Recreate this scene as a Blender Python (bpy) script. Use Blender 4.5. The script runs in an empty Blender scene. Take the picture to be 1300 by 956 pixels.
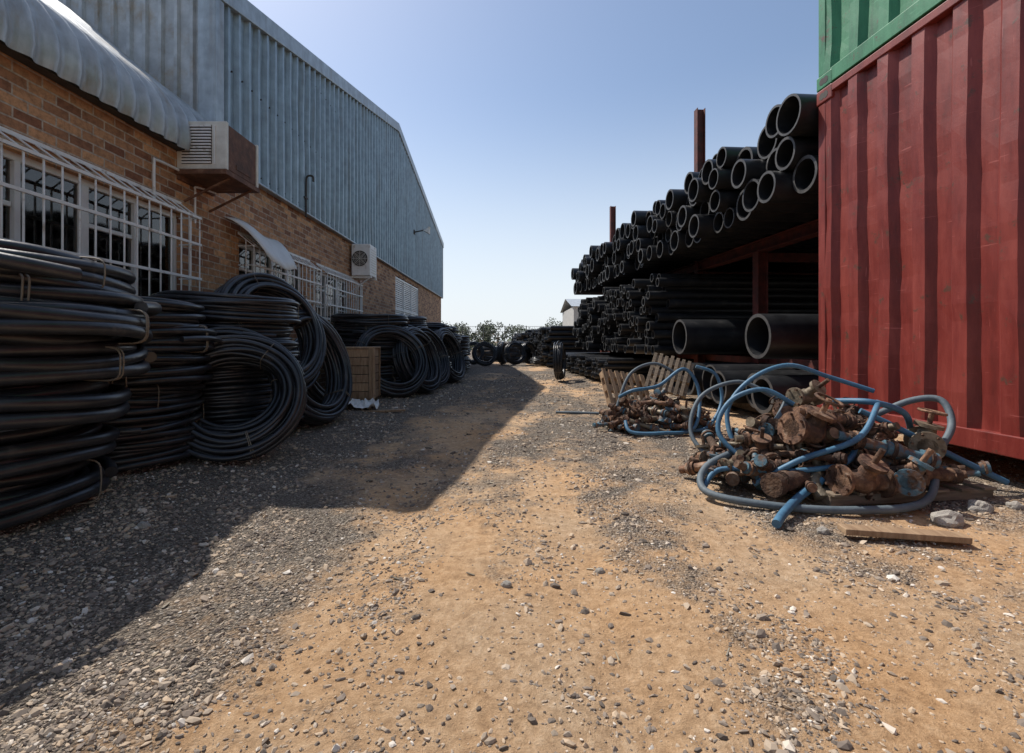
import bpy, math, random, bmesh
import numpy as np
from mathutils import Vector, Matrix, noise, Euler
random.seed(7); np.random.seed(7)
scn = bpy.context.scene
COL = scn.collection

# ------------------------------------------------------------------ materials
def new_mat(name):
    m = bpy.data.materials.new(name); m.use_nodes = True
    nt = m.node_tree
    return m, nt, nt.nodes, nt.links, nt.nodes['Principled BSDF']

def ramp(N, stops):
    r = N.new('ShaderNodeValToRGB')
    els = r.color_ramp.elements
    while len(els) < len(stops): els.new(0.5)
    for e, (p, c) in zip(els, stops):
        e.position = p; e.color = (*c, 1) if len(c) == 3 else c
    return r

def pmat(name, stops, scale=6, rough=0.6, metal=0.0, bump=0.0, bscale=60, detail=4, stretch=(1, 1, 1), rvar=0.0, island=0.0, spec=0.5):
    m, nt, N, L, P = new_mat(name)
    tc = N.new('ShaderNodeTexCoord'); mp = N.new('ShaderNodeMapping'); mp.inputs['Scale'].default_value = stretch
    L.new(tc.outputs['Object'], mp.inputs[0])
    n = N.new('ShaderNodeTexNoise'); n.inputs['Scale'].default_value = scale; n.inputs['Detail'].default_value = detail; n.inputs['Roughness'].default_value = 0.65
    L.new(mp.outputs[0], n.inputs['Vector'])
    r = ramp(N, stops); L.new(n.outputs['Fac'], r.inputs[0])
    out = r.outputs[0]
    if island > 0:
        g = N.new('ShaderNodeNewGeometry')
        mr = N.new('ShaderNodeMapRange'); mr.inputs[3].default_value = 1 - island; mr.inputs[4].default_value = 1 + island
        L.new(g.outputs['Random Per Island'], mr.inputs[0])
        vm = N.new('ShaderNodeVectorMath'); vm.operation = 'SCALE'
        L.new(out, vm.inputs[0]); L.new(mr.outputs[0], vm.inputs['Scale']); out = vm.outputs[0]
    L.new(out, P.inputs['Base Color'])
    P.inputs['Roughness'].default_value = rough; P.inputs['Metallic'].default_value = metal
    P.inputs['Specular IOR Level'].default_value = spec
    if rvar:
        mr = N.new('ShaderNodeMapRange'); mr.inputs[3].default_value = rough - rvar; mr.inputs[4].default_value = rough + rvar
        L.new(n.outputs['Fac'], mr.inputs[0]); L.new(mr.outputs[0], P.inputs['Roughness'])
    if bump:
        n2 = N.new('ShaderNodeTexNoise'); n2.inputs['Scale'].default_value = bscale; n2.inputs['Detail'].default_value = 2
        L.new(mp.outputs[0], n2.inputs['Vector'])
        b = N.new('ShaderNodeBump'); b.inputs['Strength'].default_value = bump; b.inputs['Distance'].default_value = 0.01
        L.new(n2.outputs['Fac'], b.inputs['Height']); L.new(b.outputs[0], P.inputs['Normal'])
    return m

M_pipe = pmat('black_polyethylene', [(0.3, (0.010, 0.0105, 0.012)), (0.6, (0.020, 0.021, 0.023)), (0.85, (0.08, 0.072, 0.062))], scale=5, rough=0.40, bump=0.15, bscale=30, rvar=0.12)
M_cut = pmat('cut_pipe_end', [(0.3, (0.04, 0.04, 0.042)), (0.7, (0.10, 0.095, 0.09))], scale=12, rough=0.5)
M_coil = pmat('coil_polyethylene', [(0.3, (0.014, 0.015, 0.018)), (0.6, (0.030, 0.032, 0.037)), (0.85, (0.13, 0.12, 0.105))], scale=7, rough=0.33, bump=0.1, bscale=40, rvar=0.1, island=0.35)
M_strap = pmat('strap', [(0.3, (0.12, 0.10, 0.075)), (0.7, (0.25, 0.21, 0.16))], rough=0.7)
M_white = pmat('white_painted_steel', [(0.3, (0.42, 0.33, 0.25)), (0.42, (0.72, 0.71, 0.68)), (0.8, (0.82, 0.81, 0.79))], scale=9, rough=0.45)
M_frame = pmat('window_frame_paint', [(0.3, (0.62, 0.6, 0.56)), (0.8, (0.78, 0.77, 0.74))], rough=0.5)
M_rust = pmat('rust', [(0.3, (0.03, 0.018, 0.013)), (0.46, (0.09, 0.046, 0.028)), (0.58, (0.17, 0.092, 0.052)), (0.75, (0.28, 0.22, 0.17))], scale=13, rough=0.85, bump=0.6, bscale=70, island=0.6)
M_bluem = pmat('worn_blue_paint', [(0.40, (0.15, 0.08, 0.045)), (0.54, (0.06, 0.13, 0.17)), (0.75, (0.13, 0.24, 0.30))], scale=14, rough=0.6, bump=0.3)
M_brass = pmat('dull_brass', [(0.3, (0.10, 0.07, 0.045)), (0.7, (0.30, 0.25, 0.18))], scale=16, rough=0.55, metal=0.4, bump=0.3)
M_hoseb = pmat('blue_hose', [(0.3, (0.035, 0.10, 0.18)), (0.6, (0.065, 0.18, 0.29)), (0.8, (0.2, 0.25, 0.28))], scale=8, rough=0.55, bump=0.1)
M_hoseg = pmat('grey_hose', [(0.3, (0.07, 0.095, 0.115)), (0.65, (0.12, 0.15, 0.17)), (0.9, (0.25, 0.24, 0.22))], scale=8, rough=0.65, bump=0.15)
M_wood = pmat('weathered_wood', [(0.3, (0.15, 0.11, 0.075)), (0.7, (0.34, 0.26, 0.18))], scale=5, rough=0.8, bump=0.4, bscale=30, stretch=(1, 8, 8), island=0.3)
M_woodo = pmat('pallet_wood', [(0.3, (0.22, 0.13, 0.07)), (0.7, (0.44, 0.30, 0.18))], scale=5, rough=0.8, bump=0.4, bscale=30, stretch=(8, 1, 1), island=0.3)
M_steel = pmat('red_oxide_steel', [(0.3, (0.05, 0.018, 0.014)), (0.7, (0.17, 0.035, 0.025))], scale=8, rough=0.7, bump=0.2)
M_dark = pmat('dark_steel', [(0.3, (0.03, 0.028, 0.026)), (0.7, (0.07, 0.06, 0.05))], rough=0.7)
M_acrust = pmat('rusty_cabinet', [(0.3, (0.06, 0.03, 0.018)), (0.55, (0.15, 0.065, 0.035)), (0.75, (0.3, 0.18, 0.11))], scale=7, rough=0.75, bump=0.2)
M_acpl = pmat('aged_plastic', [(0.3, (0.55, 0.52, 0.45)), (0.7, (0.74, 0.72, 0.65))], scale=8, rough=0.5)
M_rock = pmat('pale_rock', [(0.3, (0.3, 0.27, 0.23)), (0.7, (0.55, 0.51, 0.45))], scale=14, rough=0.9, bump=0.6, bscale=50)
M_curt = pmat('curtain_cloth', [(0.3, (0.10, 0.075, 0.06)), (0.7, (0.18, 0.14, 0.11))], rough=0.9)
M_leaf = pmat('foliage', [(0.3, (0.04, 0.055, 0.03)), (0.7, (0.10, 0.12, 0.06))], scale=0.6, rough=0.8, island=0.5)
M_fence = pmat('fence_steel', [(0.3, (0.06, 0.07, 0.06)), (0.7, (0.12, 0.13, 0.12))], rough=0.7)
M_plas = pmat('render_plaster', [(0.3, (0.35, 0.34, 0.32)), (0.7, (0.45, 0.44, 0.41))], rough=0.9)
M_litter = pmat('litter', [(0.3, (0.22, 0.18, 0.12)), (0.7, (0.42, 0.37, 0.29))], rough=0.8, island=0.6)

def sheet_mat(name, base, dirt, streak=(3, 3, 0.35), rough=0.45, metal=0.35):
    m, nt, N, L, P = new_mat(name)
    tc = N.new('ShaderNodeTexCoord'); mp = N.new('ShaderNodeMapping'); mp.inputs['Scale'].default_value = streak
    L.new(tc.outputs['Object'], mp.inputs[0])
    n = N.new('ShaderNodeTexNoise'); n.inputs['Scale'].default_value = 2.2; n.inputs['Detail'].default_value = 6; n.inputs['Roughness'].default_value = 0.7
    L.new(mp.outputs[0], n.inputs['Vector'])
    n3 = N.new('ShaderNodeTexNoise'); n3.inputs['Scale'].default_value = 9; n3.inputs['Detail'].default_value = 4
    L.new(tc.outputs['Object'], n3.inputs['Vector'])
    r = ramp(N, [(0.38, base), (0.55, tuple(c * 0.80 for c in base)), (0.72, dirt)])
    L.new(n.outputs['Fac'], r.inputs[0])
    r2 = ramp(N, [(0.35, (0.82, 0.82, 0.82)), (0.65, (1.06, 1.06, 1.06))]); L.new(n3.outputs['Fac'], r2.inputs[0])
    mx = N.new('ShaderNodeMix'); mx.data_type = 'RGBA'; mx.blend_type = 'MULTIPLY'; mx.inputs[0].default_value = 1
    L.new(r.outputs[0], mx.inputs[6]); L.new(r2.outputs[0], mx.inputs[7]); L.new(mx.outputs[2], P.inputs['Base Color'])
    P.inputs['Roughness'].default_value = rough; P.inputs['Metallic'].default_value = metal
    b = N.new('ShaderNodeBump'); b.inputs['Strength'].default_value = 0.12; b.inputs['Distance'].default_value = 0.01
    L.new(n3.outputs['Fac'], b.inputs['Height']); L.new(b.outputs[0], P.inputs['Normal'])
    return m
M_sheet = sheet_mat('painted_grey_sheeting', (0.32, 0.41, 0.47), (0.23, 0.26, 0.26))
M_roof = sheet_mat('galvanised_sheeting', (0.50, 0.53, 0.54), (0.33, 0.28, 0.21), streak=(1, 4, 1), metal=0.3)
M_trim = sheet_mat('flashing', (0.42, 0.48, 0.52), (0.28, 0.28, 0.27))

def paint_mat(name, base, faded, rustc=(0.09, 0.04, 0.025)):
    m, nt, N, L, P = new_mat(name)
    tc = N.new('ShaderNodeTexCoord')
    mp = N.new('ShaderNodeMapping'); mp.inputs['Scale'].default_value = (2, 2, 0.35); L.new(tc.outputs['Object'], mp.inputs[0])
    n = N.new('ShaderNodeTexNoise'); n.inputs['Scale'].default_value = 4; n.inputs['Detail'].default_value = 7; n.inputs['Roughness'].default_value = 0.7
    L.new(mp.outputs[0], n.inputs['Vector'])
    r = ramp(N, [(0.3, tuple(c * 0.6 for c in base)), (0.45, base), (0.7, faded)]); L.new(n.outputs['Fac'], r.inputs[0])
    n2 = N.new('ShaderNodeTexNoise'); n2.inputs['Scale'].default_value = 6; n2.inputs['Detail'].default_value = 9; n2.inputs['Roughness'].default_value = 0.78
    L.new(tc.outputs['Object'], n2.inputs['Vector'])
    r2 = ramp(N, [(0.58, (0, 0, 0)), (0.635, (1, 1, 1))]); L.new(n2.outputs['Fac'], r2.inputs[0])
    mx = N.new('ShaderNodeMix'); mx.data_type = 'RGBA'
    L.new(r2.outputs[0], mx.inputs[0]); L.new(r.outputs[0], mx.inputs[6]); mx.inputs[7].default_value = (*rustc, 1)
    prev = mx.outputs[2]
    for sc, rot, th in (((1, 3, 40), 0.5, 0.68), ((1, 45, 3), 0.15, 0.69)):
        mp3 = N.new('ShaderNodeMapping'); mp3.inputs['Scale'].default_value = sc; mp3.inputs['Rotation'].default_value = (rot, 0, 0); L.new(tc.outputs['Object'], mp3.inputs[0])
        n4 = N.new('ShaderNodeTexNoise'); n4.inputs['Scale'].default_value = 1.5; n4.inputs['Detail'].default_value = 3; L.new(mp3.outputs[0], n4.inputs['Vector'])
        r4 = ramp(N, [(th, (0, 0, 0)), (th + 0.03, (0.45, 0.45, 0.45))]); L.new(n4.outputs['Fac'], r4.inputs[0])
        mx2 = N.new('ShaderNodeMix'); mx2.data_type = 'RGBA'
        L.new(r4.outputs[0], mx2.inputs[0]); L.new(prev, mx2.inputs[6]); mx2.inputs[7].default_value = (*[min(1, c * 1.5 + 0.06) for c in faded], 1); prev = mx2.outputs[2]
    L.new(prev, P.inputs['Base Color']); P.inputs['Roughness'].default_value = 0.5
    b = N.new('ShaderNodeBump'); b.inputs['Strength'].default_value = 0.2; b.inputs['Distance'].default_value = 0.01
    L.new(n2.outputs['Fac'], b.inputs['Height']); L.new(b.outputs[0], P.inputs['Normal'])
    return m
M_red = paint_mat('red_container_paint', (0.175, 0.020, 0.014), (0.27, 0.048, 0.034))
M_green = paint_mat('green_container_paint', (0.025, 0.17, 0.075), (0.055, 0.25, 0.12))

def brick_mat():
    m, nt, N, L, P = new_mat('face_brick')
    tc = N.new('ShaderNodeTexCoord'); sp = N.new('ShaderNodeSeparateXYZ'); L.new(tc.outputs['Object'], sp.inputs[0])
    ad = N.new('ShaderNodeMath'); ad.operation = 'ADD'; L.new(sp.outputs[1], ad.inputs[0]); L.new(sp.outputs[0], ad.inputs[1])
    cb = N.new('ShaderNodeCombineXYZ'); L.new(ad.outputs[0], cb.inputs[0]); L.new(sp.outputs[2], cb.inputs[1])
    nw = N.new('ShaderNodeTexNoise'); nw.inputs['Scale'].default_value = 9; L.new(cb.outputs[0], nw.inputs['Vector'])
    wv = N.new('ShaderNodeVectorMath'); wv.operation = 'MULTIPLY_ADD'; wv.inputs[1].default_value = (0.008, 0.008, 0); L.new(nw.outputs['Color'], wv.inputs[0]); L.new(cb.outputs[0], wv.inputs[2])
    bt = N.new('ShaderNodeTexBrick'); L.new(wv.outputs[0], bt.inputs['Vector'])
    bt.inputs['Scale'].default_value = 1; bt.inputs['Brick Width'].default_value = 0.18; bt.inputs['Row Height'].default_value = 0.066
    bt.inputs['Mortar Size'].default_value = 0.006; bt.inputs['Mortar Smooth'].default_value = 0.2; bt.inputs['Bias'].default_value = 0.0
    bt.inputs['Color1'].default_value = (0.24, 0.10, 0.05, 1); bt.inputs['Color2'].default_value = (0.64, 0.36, 0.18, 1); bt.inputs['Mortar'].default_value = (0.50, 0.42, 0.33, 1)
    n = N.new('ShaderNodeTexNoise'); n.inputs['Scale'].default_value = 22; n.inputs['Detail'].default_value = 6; n.inputs['Roughness'].default_value = 0.75; L.new(cb.outputs[0], n.inputs['Vector'])
    r = ramp(N, [(0.3, (0.5, 0.45, 0.42)), (0.55, (1.05, 1.02, 1.0)), (0.75, (1.3, 1.2, 1.1))]); L.new(n.outputs['Fac'], r.inputs[0])
    nl = N.new('ShaderNodeTexNoise'); nl.inputs['Scale'].default_value = 0.9; nl.inputs['Detail'].default_value = 3; L.new(cb.outputs[0], nl.inputs['Vector'])
    rl = ramp(N, [(0.3, (0.8, 0.8, 0.8)), (0.7, (1.12, 1.1, 1.08))]); L.new(nl.outputs['Fac'], rl.inputs[0])
    mx = N.new('ShaderNodeMix'); mx.data_type = 'RGBA'; mx.blend_type = 'MULTIPLY'; mx.inputs[0].default_value = 1
    L.new(bt.outputs['Color'], mx.inputs[6]); L.new(r.outputs[0], mx.inputs[7])
    mx2 = N.new('ShaderNodeMix'); mx2.data_type = 'RGBA'; mx2.blend_type = 'MULTIPLY'; mx2.inputs[0].default_value = 1
    L.new(mx.outputs[2], mx2.inputs[6]); L.new(rl.outputs[0], mx2.inputs[7])
    L.new(mx2.outputs[2], P.inputs['Base Color']); P.inputs['Roughness'].default_value = 0.85
    mh = N.new('ShaderNodeMath'); mh.operation = 'MULTIPLY_ADD'; mh.inputs[1].default_value = 0.25; L.new(n.outputs['Fac'], mh.inputs[0])
    iv = N.new('ShaderNodeMath'); iv.operation = 'SUBTRACT'; iv.inputs[0].default_value = 1; L.new(bt.outputs['Fac'], iv.inputs[1]); L.new(iv.outputs[0], mh.inputs[2])
    b = N.new('ShaderNodeBump'); b.inputs['Strength'].default_value = 0.8; b.inputs['Distance'].default_value = 0.008
    L.new(mh.outputs[0], b.inputs['Height']); L.new(b.outputs[0], P.inputs['Normal'])
    return m
M_brick = brick_mat()

def glass_mat():
    m, nt, N, L, P = new_mat('window_glass')
    N.remove(P); out = N['Material Output']
    g = N.new('ShaderNodeBsdfGlossy'); g.inputs['Roughness'].default_value = 0.04
    t = N.new('ShaderNodeBsdfTransparent'); t.inputs[0].default_value = (0.75, 0.8, 0.8, 1)
    f = N.new('ShaderNodeFresnel'); f.inputs[0].default_value = 1.9
    mx = N.new('ShaderNodeMixShader'); L.new(f.outputs[0], mx.inputs[0]); L.new(t.outputs[0], mx.inputs[1]); L.new(g.outputs[0], mx.inputs[2]); L.new(mx.outputs[0], out.inputs[0])
    return m
M_glass = glass_mat()

def stone_mat():
    m, nt, N, L, P = new_mat('gravel_stone')
    g = N.new('ShaderNodeNewGeometry')
    r = ramp(N, [(0.0, (0.13, 0.108, 0.09)), (0.35, (0.26, 0.21, 0.17)), (0.6, (0.39, 0.315, 0.24)), (0.88, (0.50, 0.38, 0.265)), (1.0, (0.68, 0.63, 0.56))])
    L.new(g.outputs['Random Per Island'], r.inputs[0])
    L.new(r.outputs[0], P.inputs['Base Color'])
    P.inputs['Roughness'].default_value = 0.9; P.inputs['Specular IOR Level'].default_value = 0.2
    return m
M_stone = stone_mat()

def ground_mat():
    m, nt, N, L, P = new_mat('gravel_and_sand')
    tc = N.new('ShaderNodeTexCoord')
    at = N.new('ShaderNodeAttribute'); at.attribute_name = 'sand'
    def nz(s, d=6, ro=0.6):
        n = N.new('ShaderNodeTexNoise'); n.inputs['Scale'].default_value = s; n.inputs['Detail'].default_value = d; n.inputs['Roughness'].default_value = ro
        L.new(tc.outputs['Object'], n.inputs['Vector']); return n
    n1 = nz(5, 7, 0.78); n2 = nz(28, 7, 0.8); n5 = nz(1.3, 4, 0.6)
    vo = N.new('ShaderNodeTexVoronoi'); vo.inputs['Scale'].default_value = 120; L.new(tc.outputs['Object'], vo.inputs['Vector'])
    vr = N.new('ShaderNodeSeparateColor'); L.new(vo.outputs['Color'], vr.inputs[0])
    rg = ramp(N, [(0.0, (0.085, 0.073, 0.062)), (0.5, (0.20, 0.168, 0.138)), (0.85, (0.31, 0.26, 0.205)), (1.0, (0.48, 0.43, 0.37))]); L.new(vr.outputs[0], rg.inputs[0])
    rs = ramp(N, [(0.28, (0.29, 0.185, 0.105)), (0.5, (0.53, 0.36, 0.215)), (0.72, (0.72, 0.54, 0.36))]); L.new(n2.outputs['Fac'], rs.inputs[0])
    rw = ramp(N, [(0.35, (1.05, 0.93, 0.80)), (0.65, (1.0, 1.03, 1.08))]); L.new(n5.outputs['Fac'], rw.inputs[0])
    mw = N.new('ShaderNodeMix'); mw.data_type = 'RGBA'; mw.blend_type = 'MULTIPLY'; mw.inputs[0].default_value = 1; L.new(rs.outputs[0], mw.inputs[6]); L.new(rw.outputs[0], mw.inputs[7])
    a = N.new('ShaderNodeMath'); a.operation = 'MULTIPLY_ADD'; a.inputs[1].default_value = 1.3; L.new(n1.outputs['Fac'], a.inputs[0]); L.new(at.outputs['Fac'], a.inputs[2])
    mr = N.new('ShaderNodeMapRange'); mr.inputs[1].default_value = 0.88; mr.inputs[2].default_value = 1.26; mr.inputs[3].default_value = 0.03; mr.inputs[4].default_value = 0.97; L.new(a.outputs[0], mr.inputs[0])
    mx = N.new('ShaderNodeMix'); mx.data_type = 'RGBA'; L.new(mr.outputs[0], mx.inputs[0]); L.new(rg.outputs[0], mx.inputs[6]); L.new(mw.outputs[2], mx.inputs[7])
    L.new(mx.outputs[2], P.inputs['Base Color']); P.inputs['Roughness'].default_value = 0.95; P.inputs['Specular IOR Level'].default_value = 0.15
    iv = N.new('ShaderNodeMath'); iv.operation = 'SUBTRACT'; iv.inputs[0].default_value = 1.0; L.new(mr.outputs[0], iv.inputs[1])
    vd = N.new('ShaderNodeMath'); vd.operation = 'MULTIPLY'; L.new(iv.outputs[0], vd.inputs[0]); L.new(vo.outputs['Distance'], vd.inputs[1])
    h = N.new('ShaderNodeMath'); h.operation = 'SUBTRACT'; L.new(n2.outputs['Fac'], h.inputs[0]); L.new(vd.outputs[0], h.inputs[1])
    b = N.new('ShaderNodeBump'); b.inputs['Strength'].default_value = 1.0; b.inputs['Distance'].default_value = 0.018
    L.new(h.outputs[0], b.inputs['Height']); L.new(b.outputs[0], P.inputs['Normal'])
    return m
M_ground = ground_mat()

# ------------------------------------------------------------------ mesh builder
class MB:
    def __init__(s): s.v = []; s.f = []; s.m = []; s.s = []
    def add(s, vs, fs, mi=0, sm=False, M=None):
        o = len(s.v)
        if M is not None: vs = [tuple(M @ Vector(p)) for p in vs]
        s.v.extend([tuple(p) for p in vs])
        for f in fs:
            s.f.append(tuple(i + o for i in f)); s.m.append(mi); s.s.append(sm)
    def box(s, lo, hi, mi=0, M=None):
        x0, y0, z0 = lo; x1, y1, z1 = hi
        s.add([(x0, y0, z0), (x1, y0, z0), (x1, y1, z0), (x0, y1, z0), (x0, y0, z1), (x1, y0, z1), (x1, y1, z1), (x0, y1, z1)],
              [(0, 3, 2, 1), (4, 5, 6, 7), (0, 1, 5, 4), (1, 2, 6, 5), (2, 3, 7, 6), (3, 0, 4, 7)], mi, False, M)
    def cyl(s, p0, p1, r0, r1=None, n=16, mi=0, M=None, caps=True):
        if r1 is None: r1 = r0
        p0 = Vector(p0); p1 = Vector(p1); d = (p1 - p0).normalized()
        a = d.orthogonal().normalized(); b = d.cross(a)
        r = []
        for p, rr in ((p0, r0), (p1, r1)):
            for i in range(n):
                t = 2 * math.pi * i / n; r.append(tuple(p + a * math.cos(t) * rr + b * math.sin(t) * rr))
        s.add(r, [(i, (i + 1) % n, n + (i + 1) % n, n + i) for i in range(n)], mi, True, M)
        if caps:
            s.add(r[:n], [tuple(range(n))[::-1]], mi, False, M); s.add(r[n:], [tuple(range(n))], mi, False, M)
    def tube(s, path, r, n=10, mi=0, closed=False, M=None):
        P = [Vector(p) for p in path]; k = len(P); vs = []
        a = None
        for i, p in enumerate(P):
            if closed: d = (P[(i + 1) % k] - P[i - 1]).normalized()
            else: d = (P[min(i + 1, k - 1)] - P[max(i - 1, 0)]).normalized()
            if a is None: a = d.orthogonal().normalized()
            else: a = (a - d * a.dot(d)).normalized()
            b = d.cross(a)
            for j in range(n):
                t = 2 * math.pi * j / n; vs.append(tuple(p + a * math.cos(t) * r + b * math.sin(t) * r))
        fs = []
        for i in range(k if closed else k - 1):
            i2 = (i + 1) % k
            for j in range(n): fs.append((i * n + j, i * n + (j + 1) % n, i2 * n + (j + 1) % n, i2 * n + j))
        s.add(vs, fs, mi, True, M)
        if not closed:
            s.add(vs[:n], [tuple(range(n))[::-1]], mi, False, M); s.add(vs[-n:], [tuple(range(n))], mi, False, M)
    def hpipe(s, u0, u1, sy, h, r, w, n=24, mi=0, tilt=0.0, yaw=0.0):
        c = [(math.cos(2 * math.pi * i / n), math.sin(2 * math.pi * i / n)) for i in range(n)]
        def ring(u, rr):
            return [(u, sy + yaw * (u - u0) + a * rr, h + b * rr + tilt * (u - u0)) for a, b in c]
        o0, o1, i0, i1 = ring(u0, r), ring(u1, r), ring(u0, r - w), ring(u1, r - w)
        q = [(i, (i + 1) % n, n + (i + 1) % n, n + i) for i in range(n)]
        qr = [tuple(reversed(f)) for f in q]
        s.add(o0 + o1, qr, mi, True); s.add(i0 + i1, q, mi, True)
        s.add(o0 + i0, q, 1, False); s.add(o1 + i1, qr, 1, False)
    def build(s, name, mats, parent=None, bevel=0.0):
        me = bpy.data.meshes.new(name); me.from_pydata(s.v, [], s.f)
        for m in (mats if isinstance(mats, (list, tuple)) else [mats]): me.materials.append(m)
        me.polygons.foreach_set('material_index', s.m); me.polygons.foreach_set('use_smooth', s.s); me.update()
        ob = bpy.data.objects.new(name, me); COL.objects.link(ob)
        if parent: ob.parent = parent
        if bevel:
            b = ob.modifiers.new('bevel', 'BEVEL'); b.width = bevel; b.segments = 2; b.limit_method = 'ANGLE'
        return ob

def empty(name, loc=(0, 0, 0), rotz=0):
    e = bpy.data.objects.new(name, None); COL.objects.link(e); e.location = loc; e.rotation_euler = (0, 0, rotz); e.empty_display_size = 0.2; return e

def smooth_path(pts, sub=8):
    P = [Vector(p) for p in pts]; out = []
    for i in range(len(P) - 1):
        p0 = P[max(i - 1, 0)]; p1 = P[i]; p2 = P[i + 1]; p3 = P[min(i + 2, len(P) - 1)]
        for j in range(sub):
            t = j / sub
            out.append(0.5 * ((2 * p1) + (p2 - p0) * t + (2 * p0 - 5 * p1 + 4 * p2 - p3) * t * t + (3 * p1 - p0 - 3 * p2 + p3) * t ** 3))
    out.append(P[-1]); return out

# ------------------------------------------------------------------ ground
def bank(x):
    t = max(0, min(1, (-x - 1.2) / 1.0)); return 0.09 * t * t * (3 - 2 * t)
def rut(x, y):
    s = 0
    for x0, w in ((-0.55, 0.13), (0.95, 0.14), (0.2, 0.10)):
        c = x0 + 0.02 * y + 0.08 * math.sin(y * 0.7 + x0 * 5)
        s += math.exp(-((x - c) / w) ** 2) * (1.0 if x0 != 0.2 else 0.5)
    return s
def gh(x, y):
    if y > 30 or abs(x) > 20: return 0.0
    n = noise.noise(Vector((x * 0.5, y * 0.35, 3.1))) * 0.03 + noise.noise(Vector((x * 1.9, y * 1.2, 7.7))) * 0.016 + noise.noise(Vector((x * 6, y * 6, 1.7))) * 0.009 - 0.016 * rut(x, y)
    f = max(0, min(1, (30 - y) / 15)) * max(0, min(1, (20 - abs(x)) / 8))
    return n * f - 0.012 + bank(x) * max(0, min(1, (14 - y) / 6)) * (1 if y > -3 else 0)
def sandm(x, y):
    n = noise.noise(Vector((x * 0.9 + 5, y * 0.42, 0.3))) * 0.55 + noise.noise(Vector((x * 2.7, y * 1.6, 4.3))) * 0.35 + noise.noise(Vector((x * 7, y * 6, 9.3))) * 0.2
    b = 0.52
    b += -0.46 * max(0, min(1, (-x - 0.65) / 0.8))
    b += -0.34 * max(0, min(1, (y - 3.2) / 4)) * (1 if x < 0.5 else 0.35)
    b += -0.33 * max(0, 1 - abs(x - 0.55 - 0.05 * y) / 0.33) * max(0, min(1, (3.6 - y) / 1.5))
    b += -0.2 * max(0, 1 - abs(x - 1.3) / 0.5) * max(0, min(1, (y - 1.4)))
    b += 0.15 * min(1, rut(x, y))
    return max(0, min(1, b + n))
xs = np.unique(np.concatenate([[-500, -200, -80, -40, -25, -18, -12, -8], np.linspace(-6, 7, 260), [9, 12, 18, 25, 40, 80, 200, 500]]))
ys = np.unique(np.concatenate([[-60, -20, -8, -4, -2], np.linspace(-1, 0.6, 12), np.linspace(0.65, 6, 200), np.linspace(6.1, 20, 110), [22, 25, 30, 40, 60, 100, 200, 400, 900]]))
gv = []; sand = []
for y in ys:
    for x in xs:
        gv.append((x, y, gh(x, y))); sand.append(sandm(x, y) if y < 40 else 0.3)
nx = len(xs)
gf = [(j * nx + i, j * nx + i + 1, (j + 1) * nx + i + 1, (j + 1) * nx + i) for j in range(len(ys) - 1) for i in range(nx - 1)]
me = bpy.data.meshes.new('gravel_ground'); me.from_pydata(gv, [], gf); me.materials.append(M_ground)
me.polygons.foreach_set('use_smooth', [True] * len(gf))
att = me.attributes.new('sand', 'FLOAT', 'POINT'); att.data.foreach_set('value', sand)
COL.objects.link(bpy.data.objects.new('gravel_ground', me))

def ico():
    t = (1 + 5 ** 0.5) / 2
    v = np.array([(-1, t, 0), (1, t, 0), (-1, -t, 0), (1, -t, 0), (0, -1, t), (0, 1, t), (0, -1, -t), (0, 1, -t), (t, 0, -1), (t, 0, 1), (-t, 0, -1), (-t, 0, 1)], float)
    v /= np.linalg.norm(v[0])
    f = np.array([(0, 11, 5), (0, 5, 1), (0, 1, 7), (0, 7, 10), (0, 10, 11), (1, 5, 9), (5, 11, 4), (11, 10, 2), (10, 7, 6), (7, 1, 8), (3, 9, 4), (3, 4, 2), (3, 2, 6), (3, 6, 8), (3, 8, 9), (4, 9, 5), (2, 4, 11), (6, 2, 10), (8, 6, 7), (9, 8, 1)])
    return v, f
IV, IF = ico()
def tri_mesh(name, V, F, mat):
    me = bpy.data.meshes.new(name)
    me.vertices.add(len(V)); me.vertices.foreach_set('co', V.astype(np.float32).ravel())
    me.loops.add(F.size); me.loops.foreach_set('vertex_index', F.astype(np.int32).ravel())
    me.polygons.add(len(F)); me.polygons.foreach_set('loop_start', np.arange(0, F.size, F.shape[1], dtype=np.int32))
    me.polygons.foreach_set('use_smooth', [False] * len(F))
    me.materials.append(mat); me.update(calc_edges=True); me.validate()
    ob = bpy.data.objects.new(name, me); COL.objects.link(ob); return ob
pos = []
while len(pos) < 72000:
    y = 0.75 * (12 / 0.75) ** random.random(); x = random.uniform(-1, 1) * (1.12 * y + 0.4)
    if x < -2.8 or x > 4.5: continue
    s = sandm(x, y)
    cl = 0.5 + 0.95 * noise.noise(Vector((x * 3.2, y * 3.2, 20)))
    if random.random() < (1.0 - 0.88 * min(1, s * 1.2)) * max(0.09, cl) * (1.1 if x < -.9 else 1.0):
        sz = random.lognormvariate(0, 0.5) * (0.0024 + 0.0007 * y)
        if random.random() < 0.012: sz *= 2.3
        sz = min(sz, 0.014 + 0.001 * y)
        pos.append((x, y, gh(x, y) + sz * 0.1, sz))
pos = np.array(pos); n = len(pos)
ang = np.random.rand(n, 3) * 6.28
def rotm(a):
    c, s = np.cos(a), np.sin(a); o = np.zeros(len(a)); i = np.ones(len(a)); return c, s, o, i
c, s, o, i = rotm(ang[:, 2]); Rz = np.stack([c, -s, o, s, c, o, o, o, i], 1).reshape(-1, 3, 3)
c, s, o, i = rotm(ang[:, 0] * 0.15); Rx = np.stack([i, o, o, o, c, -s, o, s, c], 1).reshape(-1, 3, 3)
sc = np.stack([np.random.uniform(0.7, 1.7, n), np.random.uniform(0.6, 1.2, n), np.random.uniform(0.4, 0.9, n)], 1)
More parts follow.
